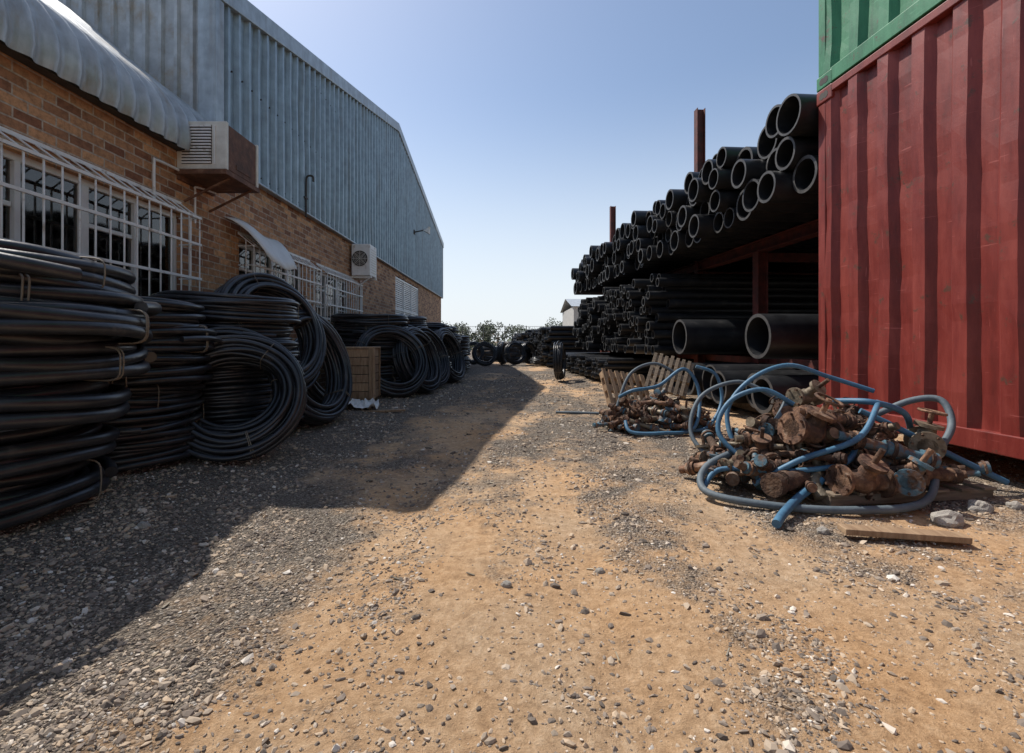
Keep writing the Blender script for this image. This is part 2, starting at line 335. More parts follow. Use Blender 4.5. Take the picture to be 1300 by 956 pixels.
V = IV[None] * (1 + np.random.uniform(-0.38, 0.38, (n, 12, 1))) * sc[:, None, :] * pos[:, 3][:, None, None]
V = np.einsum('nij,nkj->nki', Rz @ Rx, V) + pos[:, None, :3]
F = (IF[None] + (np.arange(n) * 12)[:, None, None]).reshape(-1, 3)
tri_mesh('gravel', V.reshape(-1, 3), F, M_stone)
b = MB(); rg_ = random.Random(31)
for k in range(45):
    y = 1.2 * 6 ** rg_.random(); x = rg_.uniform(-0.95, 0.95) * y
    if x < -2.0 or x > 2.6: continue
    z = gh(x, y) + 0.004; l = rg_.uniform(0.006, 0.018); t = rg_.uniform(0, 6.28); w_ = rg_.uniform(0.0012, 0.004)
    M = Matrix.Translation((x, y, z)) @ Euler((rg_.uniform(-.3, .3), rg_.uniform(-.2, .2), t)).to_matrix().to_4x4()
    b.box((-l, -w_, -0.001), (l, w_, 0.0015), 0, M)
b.build('litter', M_litter)

# ------------------------------------------------------------------ left building
XW = -2.88
ware = empty('brick_warehouse')
def wall_openings(y0, y1, z0, z1, ops, depth=0.11):
    b = MB()
    yb = sorted(set([y0, y1] + [o[0] for o in ops] + [o[1] for o in ops])); zb = sorted(set([z0, z1] + [o[2] for o in ops] + [o[3] for o in ops]))
    for i in range(len(yb) - 1):
        for j in range(len(zb) - 1):
            cy = (yb[i] + yb[i + 1]) / 2; cz = (zb[j] + zb[j + 1]) / 2
            if any(o[0] < cy < o[1] and o[2] < cz < o[3] for o in ops): continue
            b.add([(XW, yb[i], zb[j]), (XW, yb[i + 1], zb[j]), (XW, yb[i + 1], zb[j + 1]), (XW, yb[i], zb[j + 1])], [(0, 1, 2, 3)])
    for (a, c, d, e) in ops:
        X2 = XW - depth
        b.add([(XW, a, d), (XW, c, d), (XW, c, e), (XW, a, e), (X2, a, d), (X2, c, d), (X2, c, e), (X2, a, e)], [(0, 1, 5, 4), (1, 2, 6, 5), (2, 3, 7, 6), (3, 0, 4, 7)])
    return b
WINS = [(0.6, 4.22, 1.12, 1.93), (5.1, 6.7, 1.15, 1.88), (7.1, 8.6, 1.15, 1.88)]
DOOR = (11.95, 14.9, 0.0, 2.45)
wall_openings(-4, 19.65, -0.1, 2.62, WINS + [DOOR]).build('brick_wall', M_brick, ware)
b = MB(); b.box((-14, 19.5, -0.1), (XW - 0.002, 19.65, 4.7)); b.build('end_wall', M_brick, ware)
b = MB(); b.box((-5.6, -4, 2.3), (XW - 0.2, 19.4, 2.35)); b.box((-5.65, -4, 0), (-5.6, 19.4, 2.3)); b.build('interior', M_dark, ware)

def corr(o, d, up_fn, nrm, L, per, dep, name, mat, parent, rows=1, wave=False, z0=0.0, jitter=0.0):
    o = Vector(o); d = Vector(d); nrm = Vector(nrm); prof = []
    t = 0
    while t < L:
        for q, w in ((0, 0), (0.55, 0), (0.66, 1), (0.86, 1), (0.97, 0)): prof.append((t + q * per, w * dep))
        t += per
    prof = [p for p in prof if p[0] < L] + [(L, 0)]
    vs = []; fs = []
    for (t, w) in prof:
        top = up_fn(t)
        for r in range(rows + 1):
            z = z0 + (top - z0) * r / rows
            jj = jitter * noise.noise(Vector((t * 1.7, z * 1.7, o.x))) if jitter else 0
            p = o + d * t + nrm * (w + jj); vs.append((p.x, p.y, z))
    R = rows + 1
    for i in range(len(prof) - 1):
        for r in range(rows): fs.append((i * R + r, (i + 1) * R + r, (i + 1) * R + r + 1, i * R + r + 1))
    b = MB(); b.add(vs, fs, 0, wave); return b.build(name, mat, parent)
Y0, YP, Y1 = 4.6, 11.95, 19.65; HE, HP, HF = 4.2, 6.13, 4.76
def gable(y): return HE + (HP - HE) * (y - Y0) / (YP - Y0) if y < YP else HP + (HF - HP) * (y - YP) / (Y1 - YP)
XS = XW + 0.03
corr((XS, Y0 + 0.06, 0), (0, 1, 0), lambda t: gable(Y0 + 0.06 + t) - 0.02, (1, 0, 0), Y1 - Y0 - 0.08, 0.19, 0.045, 'gable_cladding', M_sheet, ware, rows=6, z0=2.58, jitter=0.012)
corr((XS - 0.07, Y0, 0), (-1, 0, 0), lambda t: HE, (0, -1, 0), 8.5, 0.15, 0.03, 'side_cladding', M_roof, ware, rows=4, z0=2.6, jitter=0.012)
def beam(b, p, q, w, h, mi=0):
    p = Vector(p); q = Vector(q)
    vs = []
    for a in (p, q):
        for dx, dz in ((0, 0), (w, 0), (w, h), (0, h)): vs.append((a.x + dx, a.y, a.z + dz))
    b.add(vs, [(3, 2, 1, 0), (4, 5, 6, 7), (0, 1, 5, 4), (1, 2, 6, 5), (2, 3, 7, 6), (3, 0, 4, 7)], mi)
b = MB()
beam(b, (XS - 0.1, Y0 - 0.06, HE - 0.13), (XS - 0.1, YP, HP - 0.13), 0.165, 0.2)
beam(b, (XS - 0.1, YP, HP - 0.13), (XS - 0.1, Y1 + 0.1, HF - 0.15), 0.165, 0.2)
b.box((XS - 0.11, Y0 - 0.045, 2.55), (XS + 0.055, Y0 + 0.1, HE - 0.1))
b.box((XS - 0.1, Y1 - 0.06, 2.55), (XS + 0.05, Y1 + 0.03, HF - 0.14))
b.box((XW + 0.002, Y0 + 0.1, 2.56), (XS + 0.05, Y1 - 0.06, 2.585))
b.build('flashings', M_trim, ware, bevel=0.008)
b = MB()
for (ya, za, yb_, zb_) in ((Y0 - 0.05, HE, YP, HP), (YP, HP, Y1 + 0.1, HF)):
    b.add([(XS - 0.1, ya, za), (XS - 0.1, yb_, zb_), (-14, yb_, zb_), (-14, ya, za)], [(0, 1, 2, 3)])
b.build('main_roof', M_roof, ware)
b = MB()
for zf in (2.66, 3.55, 4.5):
    for k in range(70):
        y = Y0 + 0.06 + 0.05 + k * 0.19
        if y < Y1 - .1 and gable(y) > zf + 0.2: b.cyl((XS - 0.005, y, zf), (XS + 0.018, y, zf), 0.009, n=6)
b.build('fixing_screws', M_dark, ware)
prof = [(-2.765, 2.44), (-2.75, 2.52), (-2.755, 2.62), (-2.78, 2.73), (-2.84, 2.83), (-2.93, 2.92), (-3.05, 3.02), (-3.25, 3.17), (-3.5, 3.38), (-3.9, 3.72), (-4.3, 4.0), (-4.9, 4.25), (-7.5, 4.6)]
vs = []; fs = []; per = 0.15; ny = int((Y0 + 4 - 0.05) / per * 10)
nrm = []
for i, p in enumerate(prof):
    a = prof[max(i - 1, 0)]; c = prof[min(i + 1, len(prof) - 1)]; dx, dz = c[0] - a[0], c[1] - a[1]; l = math.hypot(dx, dz); nrm.append((dz / l, -dx / l))
for j in range(ny + 1):
    y = -4 + j * per / 10; w = 0.02 * math.cos(2 * math.pi * j / 10)
    lap = 0.004 * ((j // 50) % 2)
    for i, p in enumerate(prof):
        k = w + lap + 0.012 * noise.noise(Vector((y * 1.4, i * 0.35, 2)))
        vs.append((p[0] + nrm[i][0] * k, y, p[1] + nrm[i][1] * k))
R = len(prof)
for j in range(ny):
    for i in range(R - 1): fs.append((j * R + i, (j + 1) * R + i, (j + 1) * R + i + 1, j * R + i + 1))
b = MB(); b.add(vs, fs, 0, True); b.build('bullnose_roof', M_roof, ware)
b = MB(); b.box((XW + 0.002, -4, 2.45), (-2.80, Y0 - 0.06, 2.49)); b.build('eave_soffit', M_dark, ware)
for wi, (a, c, d, e) in enumerate(WINS):
    X2 = XW - 0.07; b = MB()
    fr = 0.045
    b.box((X2 - 0.03, a, d), (X2 + 0.02, c, d + fr)); b.box((X2 - 0.03, a, e - fr), (X2 + 0.02, c, e))
    nm = max(2, round((c - a) / 0.45)); tr = d + (e - d) * 0.62
    for k in range(nm + 1):
        yy = a + (c - a) * k / nm
        hw = 0.03 if k % 2 == 0 else 0.018
        b.box((X2 - 0.026, max(a, yy - hw), d + fr), (X2 + 0.024, min(c, yy + hw), e - fr))
    for k in range(nm):
        ya = a + (c - a) * k / nm + 0.03; yb2 = a + (c - a) * (k + 1) / nm - 0.03
        if k % 2 == 0: b.box((X2 - 0.02, ya, tr - 0.015), (X2 + 0.016, yb2, tr + 0.015)); b.box((X2 - 0.015, ya, tr - 0.27), (X2 + 0.01, yb2, tr - 0.255))
    b.build('window_frame_%d' % wi, M_frame, ware, bevel=0.003)
    b = MB(); b.box((X2 - 0.008, a + 0.01, d + 0.01), (X2 - 0.004, c - 0.01, e - 0.01)); b.build('window_glass_%d' % wi, M_glass, ware)
    b = MB(); b.box((XW - 0.06, a - 0.05, d - 0.06), (XW + 0.04, c + 0.05, d - 0.003)); b.build('window_sill_%d' % wi, M_brick, ware, bevel=0.004)
    b = MB(); vs = []; fs = []; q = 160
    for k in range(q + 1):
        yy = a + (c - a) * k / q; w = 0.025 * math.sin(k * 0.9 + 2 * math.sin(k * 0.05))
        vs += [(X2 - 0.16 + w, yy, d - 0.1), (X2 - 0.16 + w * 0.7, yy, e + 0.05)]
    for k in range(q):
        if (k // 28) % 3 != 1: fs.append((2 * k, 2 * k + 2, 2 * k + 3, 2 * k + 1))
    b.add(vs, fs, 0, True); b.build('curtain_%d' % wi, M_curt, ware)
def grille(name, y0, y1, z0, z1, out, step):
    b = MB(); r = 0.0065; Xo = XW + out; n = round((y1 - y0) / step)
    for k in range(n + 1):
        y = y0 + (y1 - y0) * k / n
        b.tube([(XW + 0.005, y, z0 - 0.07), (Xo, y, z0), (Xo, y, (z0 + z1) / 2), (Xo, y, z1), (XW + 0.005, y, z1 + 0.13)], r, 6)
    for zz in (z0, z0 + (z1 - z0) * 0.36, z0 + (z1 - z0) * 0.72, z1):
        b.box((Xo - 0.004, y0 - 0.01, zz - 0.010), (Xo + 0.012, y1 + 0.01, zz + 0.010))
    b.box((XW + 0.004, y0 - 0.01, z1 + 0.12), (XW + 0.016, y1 + 0.01, z1 + 0.145))
    for y in (y0, y1):
        for zz in (z0, z0 + (z1 - z0) * 0.36, z0 + (z1 - z0) * 0.72, z1): b.cyl((XW + 0.002, y, zz), (Xo, y, zz), r, n=6)
        b.cyl((XW + out * 0.5, y, z0 - .03), (XW + out * 0.5, y, z1 + 0.06), r, n=6)
    b.build(name, M_white)
grille('window_grille', 0.7, 4.18, 1.06, 1.88, 0.18, 0.115)
grille('window_grille', 5.08, 6.85, 1.1, 1.82, 0.17, 0.12)
grille('window_grille', 7.1, 8.75, 1.1, 1.82, 0.17, 0.12)
b = MB(); vs = []; fs = []
for i in range(9):
    for j in range(7):
        u = i / 8; v = j / 6
        vs.append((XW + 0.02 + 0.34 * v + 0.02 * math.sin(u * 5), 4.80 + 0.26 * v + u * (1.05 - 0.38 * v), 2.06 - 0.16 * v - 0.26 * v * v + 0.03 * math.sin(u * 6 + v * 2)))
for i in range(8):
    for j in range(6): fs.append((i * 7 + j, i * 7 + j + 1, (i + 1) * 7 + j + 1, (i + 1) * 7 + j))
b.add(vs, fs, 0, True); o = b.build('awning_panel', M_frame); m = o.modifiers.new('s', 'SOLIDIFY'); m.thickness = 0.006
ac = empty('window_air_conditioner', (XW, 4.15, 2.30))
b = MB(); b.box((0, 0.035, 0.0), (0.42, 0.50, 0.40)); b.build('cabinet', M_acrust, ac, bevel=0.012)
b = MB(); b.box((0.0, 0.0, -0.005), (0.43, 0.035, 0.41)); b.box((-0.0, 0.501, -0.005), (0.43, 0.53, 0.41))
b.build('front_panel', M_acpl, ac, bevel=0.008)
b = MB()
for k in range(13): b.box((0.05, -0.012, 0.045 + k * 0.026), (0.30, -0.001, 0.058 + k * 0.026))
b.box((0.325, -0.008, 0.04), (0.335, -0.001, 0.37)); b.build('louvres', M_white, ac)
b = MB(); b.box((0.045, -0.0008, 0.04), (0.305, 0.0, 0.375)); b.build('louvre_recess', M_dark, ac)
b = MB(); b.box((0, -0.02, -0.05), (0.44, 0.53, -0.008)); b.box((0, 0.0, -0.09), (0.03, 0.5, -0.05)); b.cyl((0.0, 0.1, -0.25), (0.40, 0.1, -0.05), 0.012, n=8); b.cyl((0.0, 0.45, -0.25), (0.40, 0.45, -0.05), 0.012, n=8)
b.box((0.421, 0.16, 0.05), (0.424, 0.40, 0.09)); b.build('bracket', M_acrust, ac, bevel=0.004)
b = MB(); b.tube(smooth_path([(0.03, 0.0, -0.02), (0.03, -0.12, -0.02), (0.03, -0.28, -0.03), (0.03, -0.30, -0.06), (0.03, -0.30, -0.36)], 4), 0.011, 8)
b.tube(smooth_path([(0.03, 0.5, -0.06), (0.03, 0.22, -0.09), (0.03, 0.2, -0.14), (0.03, 0.2, -0.42)], 4), 0.009, 8); b.build('conduit', M_white, ac)
ac = empty('air_conditioner_condenser', (XW, 8.55, 1.98))
b = MB(); b.box((0.04, 0.0, 0.0), (0.37, 0.42, 0.56)); b.build('cabinet', M_white, ac, bevel=0.012)
b = MB(); b.cyl((0.19, -0.004, 0.3), (0.19, 0.002, 0.3), 0.14, n=28); b.build('fan_opening', M_dark, ac)
b = MB()
for rr in (0.035, 0.06, 0.085, 0.11, 0.14): b.tube([(0.19 + rr * math.cos(t / 28 * 6.283), -0.01, 0.3 + rr * math.sin(t / 28 * 6.283)) for t in range(28)], 0.003, 5, closed=True)
for t in range(8): b.cyl((0.19, -0.01, 0.3), (0.19 + 0.14 * math.cos(t * 0.785), -0.01, 0.3 + 0.14 * math.sin(t * 0.785)), 0.003, n=5)
for k in range(10): b.box((0.371, 0.05, 0.06 + k * 0.045), (0.375, 0.36, 0.075 + k * 0.045))
b.build('fan_guard', M_acpl, ac)
b = MB(); b.box((0, 0.04, -0.04), (0.38, 0.08, -0.003)); b.box((0, 0.34, -0.04), (0.38, 0.38, -0.003)); b.cyl((0, 0.06, -0.3), (0.34, 0.06, -0.04), 0.012, n=6); b.tube(smooth_path([(0.05, 0.4, 0.1), (0.02, 0.55, 0.05), (0.02, 0.6, -0.3), (0.02, 0.6, -0.8)], 4), 0.018, 8); b.build('bracket', M_white, ac)
b = MB(); b.tube(smooth_path([(XS + 0.06, 6.55, 2.5), (XS + 0.06, 6.55, 2.95), (XS + 0.08, 6.55, 3.05), (XS + 0.15, 6.55, 3.05), (XS + 0.16, 6.55, 2.98)], 4), 0.014, 8); b.box((XS - 0.02, 6.5, 2.75), (XS + 0.07, 6.6, 2.77)); b.build('vent_pipe', M_dark)
fl = empty('flood_light', (XS + 0.05, 13.9, 3.95))
b = MB(); b.cyl((0, 0, 0), (0.3, -0.05, 0.05), 0.018, n=8); b.box((-0.03, -0.06, -0.06), (0.01, 0.06, 0.06)); b.build('arm', M_dark, fl)
b = MB(); Mx = Matrix.Translation((0.38, -0.06, 0.03)) @ Euler((0, 0.5, 0)).to_matrix().to_4x4()
b.cyl((0, 0, -0.06), (0, 0, 0.06), 0.12, 0.05, n=16, M=Mx); b.cyl((0, 0, 0.06), (0, 0, 0.12), 0.05, 0.04, n=12, M=Mx); b.build('lamp_head', M_acpl, fl)
gt = empty('steel_gate', (XW - 0.04, 11.95, 0))
b = MB()
for yy in (0.0, 0.98, 1.96, 2.89): b.box((-0.02, yy, 0.02), (0.03, yy + 0.06, 2.44))
for zz in (0.05, 0.8, 1.6, 2.38): b.box((-0.015, 0.06, zz), (0.025, 2.89, zz + 0.05))
for k in range(44): b.box((-0.01, 0.07, 0.1 + k * 0.052), (0.006, 2.88, 0.137 + k * 0.052))
b.build('slatted_panel', M_white, gt, bevel=0.002)

# ------------------------------------------------------------------ coils
def coil_mesh(name, R, tr, nr, nz, seed, mess=1.0, nseg=60, ns=8):
    rng = random.Random(seed); V = []; F = []; off = 0
    th = np.linspace(0, 2 * np.pi, nseg, endpoint=False); ph = np.linspace(0, 2 * np.pi, ns, endpoint=False)
    gf_ = [rng.uniform(0, 6.28) for _ in range(4)]
    for a in range(nr):
        for c in range(nz):
            if (a == 0 or a == nr - 1) and rng.random() < 0.12: continue
            rho = R - tr - a * tr * 1.86 + rng.uniform(-1, 1) * tr * 0.35 * mess
            ze = (c - (nz - 1) / 2 + (0.5 if a % 2 else 0)) * tr * 2.0 + rng.uniform(-1, 1) * tr * 0.3 * mess
            f = [rng.uniform(0, 6.28) for _ in range(5)]
            r = rho + mess * tr * (0.4 * np.sin(th + f[0]) + 0.35 * np.sin(2 * th + f[1]) + 0.15 * np.sin(5 * th + f[2])) + 0.02 * R * np.sin(2 * th + gf_[0]) + 0.01 * R * np.sin(3 * th + gf_[1])
            z = ze + mess * tr * (0.4 * np.sin(th + f[3]) + 0.35 * np.sin(3 * th + f[4])) + 0.012 * R * np.sin(2 * th + gf_[2])
            rr = r[:, None] + tr * np.cos(ph)[None]; zz = z[:, None] + tr * np.sin(ph)[None]
            P = np.stack([rr * np.cos(th)[:, None], rr * np.sin(th)[:, None], zz], -1).reshape(-1, 3)
            i = np.arange(nseg)[:, None]; j = np.arange(ns)[None]
            q = np.stack([i * ns + j, ((i + 1) % nseg) * ns + j, ((i + 1) % nseg) * ns + (j + 1) % ns, i * ns + (j + 1) % ns], -1).reshape(-1, 4) + off
            V.append(P); F.append(q); off += len(P)
    b = MB(); b.add(np.concatenate(V).tolist(), np.concatenate(F).tolist(), 0, True)
    w = nr * tr * 1.86; h = nz * tr * 2 + tr
    for k in range(3):
        t0 = k * 2.1 + rng.uniform(-0.5, 0.5)
        for q in range(rng.choice((1, 2))):
            t = t0 + q * 0.03
            rc = R - w / 2 + 0.02 * R * math.sin(2 * t + gf_[0]) + 0.01 * R * math.sin(3 * t + gf_[1]); zc = tr * 0.25 + 0.012 * R * math.sin(2 * t + gf_[2])
            pth = []
            for m_ in range(20):
                an = m_ / 20 * 6.283; ca, sa = math.cos(an), math.sin(an)
                pr = rc + (w / 2 + tr * 0.45) * math.copysign(abs(ca) ** 0.45, ca); pz = zc + (h / 2 + tr * 0.1) * math.copysign(abs(sa) ** 0.45, sa)
                pth.append((pr * math.cos(t), pr * math.sin(t), pz))
            b.tube(pth, 0.0025 + tr * 0.05, 5, 1, closed=True)
    ta = rng.uniform(0, 6.28); tail = []
    for k in range(14):
        t = ta + k * 0.09; rr = R + tr * 0.9 + 0.0035 * R * k ** 1.3 * 0.6
        tail.append((rr * math.cos(t), rr * math.sin(t), tr * 0.6 * math.sin(k * 0.3)))
    b.tube(tail, tr, ns, 0)
    me_o = b.build(name, [M_coil, M_strap]); me = me_o.data; bpy.data.objects.remove(me_o); return me, h
VAR = {
 'big': coil_mesh('coil_big', 0.59, 0.029, 4, 2, 1, 0.9, 72, 10),
 'mid': coil_mesh('coil_mid', 0.50, 0.028, 4, 3, 2, 0.9, 72, 10),
 'A': coil_mesh('coil_a', 0.43, 0.0165, 5, 7, 3, 1.0, 64, 8),
 'B': coil_mesh('coil_b', 0.54, 0.020, 4, 6, 4, 1.1, 64, 8),
 'C': coil_mesh('coil_c', 0.56, 0.018, 5, 5, 5, 1.1, 64, 8),
 'D': coil_mesh('coil_d', 0.60, 0.022, 4, 4, 6, 1.1, 64, 8),
 'F': coil_mesh('coil_f', 0.46, 0.019, 4, 4, 16, 1.0, 64, 8),
 'E': coil_mesh('coil_e', 0.40, 0.016, 4, 5, 7, 1.0, 40, 6)}
def place(kind, loc, axis=(0, 0, 1), spin=None, scale=1.0):
    me, h = VAR[kind]
    o = bpy.data.objects.new('pipe_coil', me); COL.objects.link(o)
    q = Vector(axis).normalized().to_track_quat('Z', 'Y')
    o.rotation_mode = 'QUATERNION'; o.rotation_quaternion = q @ Euler((0, 0, random.uniform(0, 6.28) if spin is None else spin)).to_quaternion()
    o.location = (loc[0], loc[1], loc[2] + (bank(loc[0]) if loc[1] < 9 else 0)); o.scale = (scale,) * 3; return o
def stack(kind, x, y, n, z=0.0, jit=0.03, scale=1.0, tilt=0.03):
    me, h = VAR[kind]; h *= scale
    for k in range(n):
        place(kind, (x + random.uniform(-jit, jit), y + random.uniform(-jit, jit), z + h * (k + 0.5) * 0.97), (random.uniform(-tilt, tilt), random.uniform(-tilt, tilt), 1), scale=scale * random.uniform(0.96, 1.02))
    return z + h * n
t = stack('mid', -2.36, 2.02, 1, 0.0, 0.02)
t = stack('mid', -2.33, 2.05, 1, t, 0.02, 0.97)
t2 = stack('mid', -2.30, 2.05, 1, t, 0.02, 1.08)
place('big', (-2.27, 2.05, t2 + 0.06), (0.05, -0.02, 1), scale=0.98); place('big', (-2.25, 2.02, t2 + 0.185), (-0.02, 0.05, 1), scale=1.03); place('big', (-2.28, 2.06, t2 + 0.31), (0.03, 0.04, 1), scale=0.98); place('big', (-2.29, 2.02, t2 + 0.43), (0.05, 0.01, 1), scale=0.95)
stack('F', -2.40, 2.98, 6, 0.0, 0.03, 0.97)
stack('C', -2.34, 3.95, 6, 0.0, 0.04, 0.92)
place('A', (-1.88, 3.28, 0.37), (0.40, -0.86, 0.36))
place('A', (-2.0, 3.42, 0.40), (0.42, -0.84, 0.38))
place('B', (-2.12, 4.25, 0.80), (0.88, -0.32, 0.34))
place('B', (-1.93, 4.55, 0.50), (0.92, -0.24, 0.30), scale=1.02)
place('E', (-2.1, 5.25, 0.4), (0.9, -0.2, 0.35))
stack('D', -2.2, 7.5, 6, 0.0, 0.05, 0.98); place('B', (-1.74, 6.98, 0.48), (0.55, -0.75, 0.4))
place('B', (-1.5, 7.6, 0.5), (0.9, -0.35, 0.3), scale=0.97)
stack('C', -2.1, 8.9, 6, 0.0, 0.05); place('C', (-1.5, 8.5, 0.52), (0.9, -0.4, 0.35))
stack('D', -1.95, 10.2, 6, 0.0, 0.06); stack('C', -1.85, 11.6, 6, 0.0, 0.06); place('B', (-1.3, 9.7, 0.53), (0.9, -0.3, 0.3))
stack('D', -1.75, 13.0, 5, 0.0, 0.06); stack('C', -1.85, 14.4, 5, 0, 0.06)
for (x, y, ax) in ((-0.9, 15.8, (0.2, -0.9, 0.3)), (-0.35, 17, (0.9, -0.2, 0.1)), (0.1, 16.6, (0.5, -0.8, 0.3)), (0.6, 17.2, (0.7, -0.6, 0.2)), (1.0, 16.2, (0.1, 0, 1)), (-1.4, 17.5, (0.3, -0.9, 0.2))):
    place('E', (x, y, 0.4 if ax[2] < 0.5 else 0.12), ax)
stack('D', 0.2, 19, 4, 0, 0.05); stack('D', 1.5, 18.5, 5, 0, 0.05); stack('D', -1.0, 20, 3, 0, 0.05)
place('E', (1.02, 10.4, 0.39), (0.96, -0.22, 0.05))
cr = empty('wooden_crate', (-2.2, 6.05, 0.07), 0.12)
b = MB()
for k in range(6): b.box((0, 0.0, 0.01 + k * 0.108), (0.45, 0.02, 0.11 + k * 0.108)); b.box((0.43, 0.025, 0.01 + k * 0.108), (0.45, 0.5, 0.11 + k * 0.108))
b.box((-0.02, -0.02, 0.655), (0.47, 0.52, 0.675))
for x in (0.0, 0.40): b.box((x, -0.02, 0.01), (x + 0.05, -0.002, 0.655))
b.box((0.452, -0.02, 0.01), (0.47, 0.04, 0.655)); b.box((0.452, 0.45, 0.01), (0.47, 0.5, 0.655)); b.build('boards', M_woodo, cr, bevel=0.003)
b = MB(); vs = []; fs = []
for i in range(17):
    for j in range(17):
        vs.append((i * 0.031, j * 0.031, 0.10 * abs(noise.noise(Vector((i * 0.4, j * 0.4, 1)))) + 0.03 * noise.noise(Vector((i * 1.1, j * 1.1, 4))) + 0.30 * max(0, (8 - i) / 8.0) ** 1.5))
for i in range(16):
    for j in range(16): fs.append((i * 17 + j, (i + 1) * 17 + j, (i + 1) * 17 + j + 1, i * 17 + j + 1))
b.add(vs, fs, 0, False); o = b.build('paper_wrapping', M_frame); o.location = (-1.98, 5.35, 0.06); o.rotation_euler = (0, 0, 0.3)

# ------------------------------------------------------------------ right side frame of reference
TH = math.atan(0.0765); A0 = 2.94
def right_empty(name): return empty(name, (A0, 0, 0), TH)
def container(name, mat, s0, s1, z0, z1, W=2.44):
    e = right_empty(name)
    b = MB(); t = 0.06
    for u in (0, W - t):
        b.box((u, s0 + 0.15, z1 - 0.065), (u + t, s1 - 0.15, z1 - 0.005)); b.box((u, s0 + 0.15, z0 + 0.01), (u + t, s1 - 0.15, z0 + 0.13))
    for s in (s0 + 0.02, s1 - 0.08):
        b.box((0.16, s, z1 - 0.11), (W - 0.16, s + 0.06, z1 - 0.004)); b.box((0.16, s, z0 + 0.012), (W - 0.16, s + 0.06, z0 + 0.14))
        for u in (0.005, W - 0.15): b.box((u, s - 0.01, z0 + 0.12), (u + 0.145, s + 0.07, z1 - 0.12))
    b.build('frame_rails', mat, e, bevel=0.006)
    b = MB()
    for u in (-0.004, W - 0.174):
        for s in (s0 - 0.004, s1 - 0.174):
            for z in (z0, z1 - 0.118): b.box((u, s, z), (u + 0.178, s + 0.178, z + 0.118))
    b.build('corner_castings', mat, e, bevel=0.01)
    b = MB()
    for s in (s0 + 0.085, s1 - 0.085):
        for z in (z0 + 0.06, z1 - 0.06):
            b.cyl((-0.0055, s - 0.02, z), (-0.0045, s - 0.02, z), 0.03, n=14); b.cyl((-0.0056, s + 0.02, z), (-0.0047, s + 0.02, z), 0.03, n=14)
    b.build('casting_holes', M_dark, e)
    def side(u, sg):
        per = 0.278; dep = 0.045; prof = []; q = s0 + 0.07
        while q < s1 - 0.1:
            for a, w in ((0, 0), (0.09, 0), (0.135, 1), (0.233, 1)): prof.append((q + a, w))
            q += per
        prof = [p for p in prof if p[0] < s1 - 0.08] + [(s1 - 0.07, 0)]
        rows = 24; vs = []; fs = []
        for (q, w) in prof:
            for r in range(rows + 1):
                z = z0 + 0.12 + (z1 - z0 - 0.18) * r / rows
                dd = 0.016 * noise.noise(Vector((q * 1.3, z * 1.6, 5 + u))) + 0.007 * noise.noise(Vector((q * 5, z * 5, 8 + u)))
                vs.append((u + sg * (w * dep + 0.010 + dd), q + 0.006 * noise.noise(Vector((q, z * 2, 3))), z))
        R = rows + 1
        for i in range(len(prof) - 1):
            for r in range(rows): fs.append((i * R + r, (i + 1) * R + r, (i + 1) * R + r + 1, i * R + r + 1))
        b = MB(); b.add(vs, fs); return b.build('corrugated_side', mat, e)
    side(0.0, 1); side(W, -1)
    for s, sg in ((s0 + 0.03, 1), (s1 - 0.03, -1)):
        b = MB(); vs = []; fs = []; u = 0.14; k = 0
        while u < W - 0.14:
            w = (k % 4 >= 2) * 0.04 * sg; vs += [(u, s + w, z0 + 0.13), (u, s + w, z1 - 0.1)]; u += (0.08, 0.06, 0.08, 0.06)[k % 4]; k += 1
        for i in range(len(vs) // 2 - 1): fs.append((2 * i, 2 * i + 2, 2 * i + 3, 2 * i + 1))
        b.add(vs, fs); b.build('corrugated_end', mat, e)
    b = MB(); b.box((0.05, s0 + 0.05, z1 - 0.05), (W - 0.05, s1 - 0.05, z1 - 0.02)); b.box((0.05, s0 + 0.05, z0 + 0.08), (W - 0.05, s1 - 0.05, z0 + 0.11)); b.build('roof_and_floor', mat, e)
    return e
S1 = 4.17
e = container('shipping_container', M_red, S1 - 6.06, S1, 0.17, 2.95)
container('shipping_container', M_green, S1 - 6.06, S1 + 0.0, 2.953, 5.6)
b = MB()
for s in (-1.8, 1.1, 3.95):
    for u in (0.12, 2.0): b.box((u, s, -0.03), (u + 0.3, s + 0.2, 0.168))
b.build('concrete_blocks', M_plas, e, bevel=0.01)

# ------------------------------------------------------------------ pipe rack
rk = right_empty('pipe_rack')
b = MB()
def ibeam_v(u, s, z0, z1, w=0.13):
    b.box((u, s, z0), (u + 0.012, s + w, z1)); b.box((u + w, s, z0), (u + w + 0.012, s + w, z1)); b.box((u + 0.012, s + w / 2 - 0.005, z0), (u + w, s + w / 2 + 0.005, z1))
for s, top in ((4.6, 2.0), (6.35, 2.0), (8.1, 4.75), (10.7, 2.0), (13.3, 4.55), (14.3, 2.0)):
    for u in (0.8, 4.5): ibeam_v(u, s, 0, top if u < 1 else 2.0)
for u in (0.78, 2.6, 4.5):
    b.box((u, 4.3, 2.0), (u + 0.15, 14.5, 2.014)); b.box((u, 4.3, 2.136), (u + 0.15, 14.5, 2.15)); b.box((u + 0.07, 4.3, 2.014), (u + 0.08, 14.5, 2.136))
for s in (6.35, 8.1, 10.7, 13.3):
    b.box((0.95, s + 0.02, 1.88), (4.5, s + 0.1, 1.995)); b.box((0.95, s + 0.02, 0.5), (4.5, s + 0.1, 0.58))
for u in (0.95, 3.8):
    b.box((u, 4.5, 0.5), (u + 0.1, 14.3, 0.597))
b.build('steel_frame', M_steel, rk, bevel=0.003)

